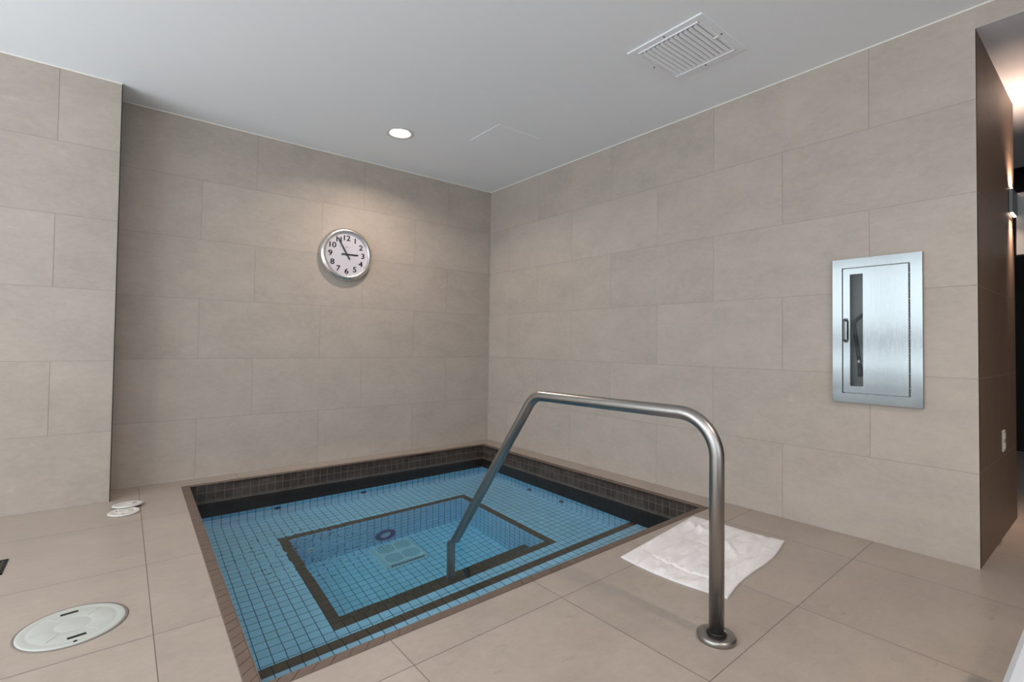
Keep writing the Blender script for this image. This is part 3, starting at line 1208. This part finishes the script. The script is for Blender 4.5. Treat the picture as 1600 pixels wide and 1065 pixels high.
# ------------------------------------------------------------------ ceiling things
vx0, vx1, vy0, vy1 = -0.996, -0.529, -3.100, -2.638
vent = thing('ceiling_vent', 'square white louvred air grille in the ceiling near the right wall', 'vent', ((vx0 + vx1) / 2, (vy0 + vy1) / 2, H))
gv = G()
fwid = 0.058
zt = H - 0.0005
for a, b_ in (((vx0, vy0, H - 0.008), (vx0 + fwid, vy1, zt)), ((vx1 - fwid, vy0, H - 0.008), (vx1, vy1, zt)),
              ((vx0 + fwid, vy0, H - 0.008), (vx1 - fwid, vy0 + fwid, zt)), ((vx0 + fwid, vy1 - fwid, H - 0.008), (vx1 - fwid, vy1, zt))):
    gv.box(a, b_)
# inner stepped frame
s1 = fwid - 0.018
for a, b_ in (((vx0 + s1, vy0 + s1, H - 0.013), (vx0 + s1 + 0.004, vy1 - s1, H - 0.008)), ((vx1 - s1 - 0.004, vy0 + s1, H - 0.013), (vx1 - s1, vy1 - s1, H - 0.008)),
              ((vx0 + s1, vy0 + s1, H - 0.013), (vx1 - s1, vy0 + s1 + 0.004, H - 0.008)), ((vx0 + s1, vy1 - s1 - 0.004, H - 0.013), (vx1 - s1, vy1 - s1, H - 0.008))):
    gv.box(a, b_)
gv.build('frame', M_vent, vent)
gv = G()
gv.box((vx0 + fwid, vy0 + fwid, H - 0.0022), (vx1 - fwid, vy1 - fwid, H - 0.0005))
gv.build('duct_opening', M_ventin, vent)
ns = 12
for k in range(ns):
    y = vy0 + fwid + (vy1 - vy0 - 2 * fwid) * (k + 0.5) / ns
    gv = G()
    Mx = Matrix.Translation(((vx0 + vx1) / 2, y, H - 0.010)) @ Matrix.Rotation(math.radians(-20), 4, 'X')
    gv.rbox((-(vx1 - vx0) / 2 + fwid, -0.0108, -0.0009), ((vx1 - vx0) / 2 - fwid, 0.0108, 0.0009), 0.0004, Mx)
    gv.build('louvre', M_vent, vent)
for (sx_, sy_) in (((vx0 + vx1) / 2, vy0 + 0.02), ((vx0 + vx1) / 2, vy1 - 0.02), (vx0 + 0.02, (vy0 + vy1) / 2), (vx1 - 0.02, (vy0 + vy1) / 2)):
    gv = G()
    gv.lathe([(0.005, H - 0.008), (0.005, H - 0.0095), (0.0, H - 0.0105)], 14, Matrix.Translation((sx_, sy_, 0)))
    gv.build('screw', M_ventin, vent)
gv = G()
gv.rbox(((vx0 + vx1) / 2 - 0.006, vy0 + 0.035, H - 0.018), ((vx0 + vx1) / 2 + 0.006, vy0 + 0.064, H - 0.009), 0.001)
gv.build('damper_lever', M_bead, vent)

ga_ = G()
ga_.rbox((-0.995, -1.428, H - 0.004), (-0.583, -1.030, H - 0.0003), 0.0015)
ap = ga_.build('access_panel', M_ceil)
tag(ap, 'flush white access panel in the ceiling beyond the downlight', 'access panel')

dl = thing('downlight', 'lit round recessed downlight in the white ceiling above the clock', 'ceiling light', (DL[0], DL[1], H))
TD = Matrix.Translation((DL[0], DL[1], 0))
gl_ = G()
gl_.lathe([(0.083, H + 0.03), (0.084, H - 0.001), (0.088, H - 0.004), (0.108, H - 0.004), (0.113, H - 0.0005)], 64, TD)
gl_.build('trim_ring', M_ventlight, dl)
gl_ = G()
gl_.lathe([(0.0835, H - 0.001), (0.070, H + 0.022), (0.069, H + 0.03), (0.0, H + 0.03)], 64, TD)
gl_.build('baffle', M_ventlight, dl)
gl_ = G()
gl_.lathe([(0.068, H + 0.021), (0.0, H + 0.019)], 64, TD)
gl_.build('lens', M_lens, dl)['label'] = 'glowing white lens'

# ------------------------------------------------------------------ deck lids
LC = (-3.382, -2.008)
lid = thing('skimmer_lid', 'large round off-white lid with two dark slots set in the deck', 'lid', (LC[0], LC[1], 0))
TLd = Matrix.Translation((LC[0], LC[1], 0))
gl_ = G()
gl_.lathe([(0.164, 0.0003), (0.1645, 0.0015), (0.1585, 0.0022), (0.156, 0.0008)], 72, TLd)
gl_.build('collar', M_ringgrey, lid)['label'] = 'dark grey collar around the lid'
gl_ = G()
gl_.lathe([(0.156, 0.0006), (0.1555, 0.0032), (0.150, 0.0046), (0.135, 0.0048), (0.130, 0.0040), (0.126, 0.0040), (0.122, 0.0052),
           (0.055, 0.0056), (0.052, 0.0048), (0.049, 0.0056), (0.0, 0.0060)], 72, TLd)
gl_.build('cover', M_lid, lid)
for sgn in (-1, 1):
    gl_ = G()
    Rm = TLd @ Matrix.Rotation(math.radians(8), 4, 'Z')
    gl_.box((-0.026, sgn * 0.105 - 0.0075, 0.0035), (0.026, sgn * 0.105 + 0.0075, 0.0061), Rm)
    gl_.build('lift_slot', M_slot, lid)
gl_ = G()
gl_.lathe([(0.006, 0.0045), (0.006, 0.0058), (0, 0.0060)], 16, TLd @ Matrix.Translation((0.012, -0.139, 0)))
gl_.build('screw', M_slot, lid)
for a in (10, 50, 130, 190, 235, 310, 345):
    gl_ = G()
    Rm = TLd @ Matrix.Rotation(math.radians(a), 4, 'Z')
    gl_.rbox((0.060, -0.0012, 0.0048), (0.118, 0.0012, 0.0066), 0.0005, Rm)
    gl_.build('raised_rib', M_lid, lid)


def small_lid(cx, cy, z, tilt, lab, slot, face_loc):
    t = thing('round_fitting_lid', lab, 'lid', (cx, cy, 0), 'small white lids by the pillar')
    Tm = Matrix.Translation((cx, cy, z)) @ Matrix.Rotation(tilt[0], 4, 'X') @ Matrix.Rotation(tilt[1], 4, 'Y')
    gg = G()
    gg.lathe([(0, 0.0005), (0.076, 0.0005), (0.080, 0.003), (0.080, 0.008), (0.076, 0.011), (0.066, 0.0115), (0.062, 0.009), (0.030, 0.009),
              (0.027, 0.012), (0.018, 0.012), (0.016, 0.0095), (0, 0.0095)], 56, Tm)
    gg.build('cover', M_whitep, t)
    if slot:
        gg = G()
        gg.box((0.024, -0.005, 0.0085), (0.052, 0.005, 0.0102), Tm @ Matrix.Rotation(0.5, 4, 'Z'))
        gg.build('finger_slot', M_slot, t)
    else:
        for a in (0.4, 2.5, 4.6):
            gg = G()
            gg.lathe([(0.004, 0.009), (0.004, 0.0102), (0, 0.0102)], 12, Tm @ Matrix.Translation((0.045 * math.cos(a), 0.045 * math.sin(a), 0)))
            gg.build('screw_hole', M_slot, t)


small_lid(-3.207, -0.615, 0.0, (0, 0), 'small round white lid on the deck, the nearer of two at the pillar foot', False, None)
small_lid(-3.186, -0.487, 0.008, (-0.075, 0.0), 'small round white lid with black slot, overlapping the nearer one', True, None)

# floor drain at the left edge of the picture
dr = thing('floor_drain', 'black square floor drain grate at the left edge of the deck', 'drain', (-3.745, -1.20, 0))
gg = G()
dx0, dx1, dy0_, dy1_ = -3.85, -3.652, -1.30, -1.10
for a, b_ in (((dx0, dy0_, 0.0002), (dx0 + 0.012, dy1_, 0.003)), ((dx1 - 0.012, dy0_, 0.0002), (dx1, dy1_, 0.003)),
              ((dx0, dy0_, 0.0002), (dx1, dy0_ + 0.012, 0.003)), ((dx0, dy1_ - 0.012, 0.0002), (dx1, dy1_, 0.003))):
    gg.box(a, b_)
gg.build('frame', M_slot, dr)
gg = G()
for k in range(9):
    x = dx0 + 0.022 + k * 0.0192
    gg.box((x, dy0_ + 0.012, 0.0006), (x + 0.010, dy1_ - 0.012, 0.0026))
gg.build('grate', plain('drain_grey', lin(60, 60, 62), 0.4, metal=0.6, var=0.1), dr)
gg = G()
gg.box((dx0 + 0.01, dy0_ + 0.01, 0.0001), (dx1 - 0.01, dy1_ - 0.01, 0.0006))
gg.build('well', M_slot, dr)

# ------------------------------------------------------------------ towel
TC = [(-1.282, -2.846), (-0.452, -2.736), (-0.398, -3.258), (-1.250, -3.374)]   # L, T, R, B
NU, NV = 150, 96


def towel_pt(u, v):
    a = Vector(TC[0]) * (1 - u) * (1 - v) + Vector(TC[1]) * u * (1 - v) + Vector(TC[2]) * u * v + Vector(TC[3]) * (1 - u) * v
    # bowed edges
    a.x += -0.030 * math.sin(PI * v) * (1 - u) * (1 if v < 1 else 0) + 0.010 * math.sin(5 * v + 1) * u
    a.y += 0.010 * math.sin(PI * u * 2.2) * (v) * 1.2
    wv = noise.noise(Vector((u * 3.2, v * 9.0, 1.7)))
    w2 = noise.noise(Vector((u * 7 + 3 * v, v * 16.0, 4.2)))
    w3 = noise.noise(Vector((u * 12, v * 5, 9.2)))
    e = min(u, v, 1 - u, 1 - v)
    ed = min(1, e / 0.05)
    z = 0.015 + 0.017 * wv * ed + 0.009 * w2 * ed + 0.002 * w3
    rg = abs(noise.noise(Vector((u * 4.0 + 0.8 * v, v * 13.0, 21.0))))
    z -= 0.004 * ed * max(0.0, 1 - rg * 7) ** 2
    rg = abs(noise.noise(Vector((u * 9.0, v * 5.0 + u * 3, 31.0))))
    z -= 0.002 * ed * max(0.0, 1 - rg * 8) ** 2
    z += 0.002
    for c_ in (0.17, 0.83):
        z -= 0.013 * math.exp(-((v - c_ - 0.012 * math.sin(9 * u)) / 0.022) ** 2)
        z += 0.003 * math.exp(-((v - c_ - 0.05) / 0.02) ** 2)
    if 0.17 < v < 0.83:
        z -= 0.009 * math.exp(-((u - 0.14 - 0.01 * math.sin(6 * v)) / 0.008) ** 2)
    # one long diagonal fold near the right
    dd = (u - 0.62) * 0.75 + (v - 0.35) * 0.30 - 0.10 * math.sin(2.6 * v + 0.4)
    z += 0.018 * math.exp(-(dd / 0.028) ** 2) * math.sin(PI * min(1, max(0, v * 1.2)))
    z = z * (0.42 + 0.58 * min(1.0, e / 0.05))
    return (a.x, a.y, max(z, 0.003))


tg = G()
idx = [[towel_pt(i / NU, j / NV) for j in range(NV + 1)] for i in range(NU + 1)]
for i in range(NU):
    for j in range(NV):
        tg.face([idx[i][j + 1], idx[i + 1][j + 1], idx[i + 1][j], idx[i][j]], smooth=True)
lo = lambda p: (p[0], p[1], 0.0008)
for i in range(NU):
    tg.face([idx[i][0], idx[i + 1][0], lo(idx[i + 1][0]), lo(idx[i][0])])
    tg.face([idx[i + 1][NV], idx[i][NV], lo(idx[i][NV]), lo(idx[i + 1][NV])])
for j in range(NV):
    tg.face([idx[0][j + 1], idx[0][j], lo(idx[0][j]), lo(idx[0][j + 1])])
    tg.face([idx[NU][j], idx[NU][j + 1], lo(idx[NU][j + 1]), lo(idx[NU][j])])
tw = tg.build('towel', M_towel)
tag(tw, 'crumpled white terry towel spread on the deck beside the hot tub', 'towel')

# ------------------------------------------------------------------ fittings inside the pool
wy = W(20, b0)[1]
yb = lambda x, v: W((x - W(0, v)[0]) / (W(NX, v)[0] - W(0, v)[0]) * NX, v)[1]


def ring_fit(name, lab, cat, c, normal, r, mats_, group=None, white=True):
    q = Vector((0, 0, 1)).rotation_difference(Vector(normal)).to_matrix().to_4x4()
    t = thing(name, lab, cat, c, group)
    Tm = Matrix.Translation(c) @ q
    gg = G()
    gg.lathe([(r * 0.50, 0.002), (r * 0.56, 0.014), (r * 0.78, 0.02), (r, 0.012), (r * 1.02, 0.0008)], 40, Tm)
    gg.build('ring', mats_[0], t)
    gg = G()
    gg.lathe([(r * 0.52, 0.004), (r * 0.3, 0.008), (0, 0.009)], 32, Tm)
    gg.build('lens' if white else 'nozzle', mats_[1], t)


x_ = -1.535
ring_fit('underwater_light', 'round underwater lamp with dark blue ring on the far wall of the well', 'pool light',
         (x_, yb(x_, b0) - 0.001, -1.065), (0, -1, 0), 0.085, (M_ring, M_drain))
x_ = -2.117
t = thing('return_fitting', 'small white ball fitting on the far wall at the well left corner', 'pool fitting', (x_, yb(x_, b0), -0.985))
q = Vector((0, 0, 1)).rotation_difference(Vector((0, -1, 0))).to_matrix().to_4x4()
gg = G()
gg.lathe([(0.036, 0.0008), (0.037, 0.008), (0.028, 0.020), (0.014, 0.026), (0.013, 0.018)], 32, Matrix.Translation((x_, yb(x_, b0), -0.985)) @ q)
gg.build('flange', M_drain, t)
gg = G()
gg.lathe([(0.0135, 0.021), (0, 0.021)], 20, Matrix.Translation((x_, yb(x_, b0), -0.985)) @ q)
gg.build('eye', M_ring, t)
for k, (x_, z_, lab) in enumerate(((-2.225, -0.545, 'small hydro jet on the far pool wall, nearer the left corner'),
                                   (-1.515, -0.565, 'small hydro jet on the far pool wall, directly behind the underwater lamp'))):
    ring_fit('hydro_jet', lab, 'pool jet', (x_, yb(x_, 0) - 0.001, z_), (0, -1, 0), 0.024, (M_blue, M_ring), 'hydro jets', False)
for k, (y_, z_, lab) in enumerate(((-0.969, -0.62, 'small hydro jet on the right pool wall, nearer the far corner'),
                                   (-1.386, -0.60, 'small hydro jet on the right pool wall, nearer the towel'))):
    ring_fit('hydro_jet', lab, 'pool jet', (W(NX, (-(y_) - 0.2) / PT)[0] - 0.001, y_, z_), (-1, 0, 0), 0.024, (M_blue, M_ring), 'hydro jets', False)

# main drain cover on the well floor
dcx0, dcx1, dcy0, dcy1 = -1.708, -1.352, -1.108, -0.752
dc = thing('drain_cover', 'square pale blue suction grille on the floor of the well', 'drain cover', ((dcx0 + dcx1) / 2, (dcy0 + dcy1) / 2, ZF))
gg = G()
gg.rbox((dcx0, dcy0, ZF + 0.0005), (dcx1, dcy1, ZF + 0.008), 0.003)
ins = 0.03
top_ = [(dcx0 + ins, dcy0 + 0.02), (dcx1 - ins, dcy0 + 0.02), (dcx1 - ins, dcy1 - ins), (dcx0 + ins, dcy1 - ins)]
bt_ = [(dcx0 + 0.008, dcy0 + 0.008), (dcx1 - 0.008, dcy0 + 0.008), (dcx1 - 0.008, dcy1 - 0.008), (dcx0 + 0.008, dcy1 - 0.008)]
zt_ = ZF + 0.042
for k in range(4):
    a, b_ = bt_[k], bt_[(k + 1) % 4]
    c, d = top_[(k + 1) % 4], top_[k]
    gg.face([(a[0], a[1], ZF + 0.008), (b_[0], b_[1], ZF + 0.008), (c[0], c[1], zt_), (d[0], d[1], zt_)])
gg.face([(p[0], p[1], zt_) for p in top_])
gg.build('body', M_drain, dc)
gg = G()
mx_, my_ = (dcx0 + dcx1) / 2, (dcy0 + dcy1) / 2
for sx_ in (-1, 1):
    for sy_ in (-1, 1):
        for k in range(9):
            off = 0.014 + k * 0.0145
            ln = 0.125 * math.sqrt(max(0.05, 1 - ((off - 0.072) / 0.078) ** 2)) / 2
            cy_ = my_ + sy_ * 0.075
            x = mx_ + sx_ * off
            gg.box((x - 0.0032, cy_ - ln, zt_ - 0.001), (x + 0.0032, cy_ + ln, zt_ + 0.0006))
gg.build('grille_slots', plain('slot_blue_grey', lin(95, 150, 175), 0.6, var=0.05), dc)
gg = G()
for k in range(20):
    x = dcx0 + 0.05 + k * (dcx1 - dcx0 - 0.1) / 19
    gg.face([(x - 0.0035, dcy0 + 0.0092, ZF + 0.0125), (x + 0.0035, dcy0 + 0.0092, ZF + 0.0125),
             (x + 0.0035, dcy0 + 0.0165, ZF + 0.038), (x - 0.0035, dcy0 + 0.0165, ZF + 0.038)])
gg.build('front_slots', M_slot, dc)
for x in (dcx0 + 0.016, dcx1 - 0.016):
    gg = G()
    gg.lathe([(0.007, ZF + 0.008), (0.007, ZF + 0.011), (0, ZF + 0.012)], 14, Matrix.Translation((x, dcy0 + 0.012, 0)))
    gg.build('screw', M_slot, dc)

# ------------------------------------------------------------------ corridor things
ol = thing('wall_outlet', 'white electrical outlet plate low on the dark corridor side wall', 'outlet', (0.69, SIDE_Y, 0.545))
gg = G()
gg.rbox((0.652, SIDE_Y - 0.008, 0.483), (0.724, SIDE_Y - 0.0005, 0.603), 0.003)
gg.build('plate', M_whitep, ol)
for z in (0.515, 0.571):
    gg = G()
    gg.rbox((0.672, SIDE_Y - 0.012, z - 0.017), (0.704, SIDE_Y - 0.007, z + 0.017), 0.003)
    gg.build('socket', M_whitep, ol)

sc = thing('wall_sconce', 'small grey box wall light throwing warm light up and down the corridor wall', 'wall light', (1.07, SIDE_Y, 1.97))
gg = G()
gg.rbox((0.99, SIDE_Y - 0.022, 1.90), (1.155, SIDE_Y - 0.0005, 2.045), 0.003)
gg.build('housing', M_greypanel, sc)
for z0, z1 in ((1.893, 1.8995), (2.0455, 2.050)):
    gg = G()
    gg.box((1.00, SIDE_Y - 0.018, z0), (1.145, SIDE_Y - 0.006, z1))
    gg.build('diffuser', M_glow, sc)
area('sconce_up', (1.07, SIDE_Y - 0.02, 2.056), (PI, 0, 0), 0.12, 0.02, 4.0, (1, 0.72, 0.55), spread=math.radians(110))
area('sconce_down', (1.07, SIDE_Y - 0.02, 1.888), (0, 0, 0), 0.12, 0.02, 2.0, (1, 0.72, 0.55), spread=math.radians(60))

gg = G()
gg.rbox((1.165, -4.75, 1.655), (1.23, SIDE_Y - 0.012, 2.05), 0.004)
pn = gg.build('overhead_panel', M_greypanel)
tag(pn, 'grey metal panel jutting from the corridor wall beside the small wall light', 'panel')

gg = G()
gg.rbox((-2.62, -4.92, 0.42), (-1.15, -4.285, 0.455), 0.010)
bn = thing('low_bench', 'pale grey smooth-topped bench cut off at the bottom right corner', 'bench', (-1.9, -4.6, 0))
gg.build('seat_top', M_bench, bn)
for x in (-2.56, -1.26):
    gg = G()
    gg.rbox((x, -4.88, 0.0), (x + 0.05, -4.33, 0.4205), 0.004)
    gg.build('leg_panel', M_bench, bn)
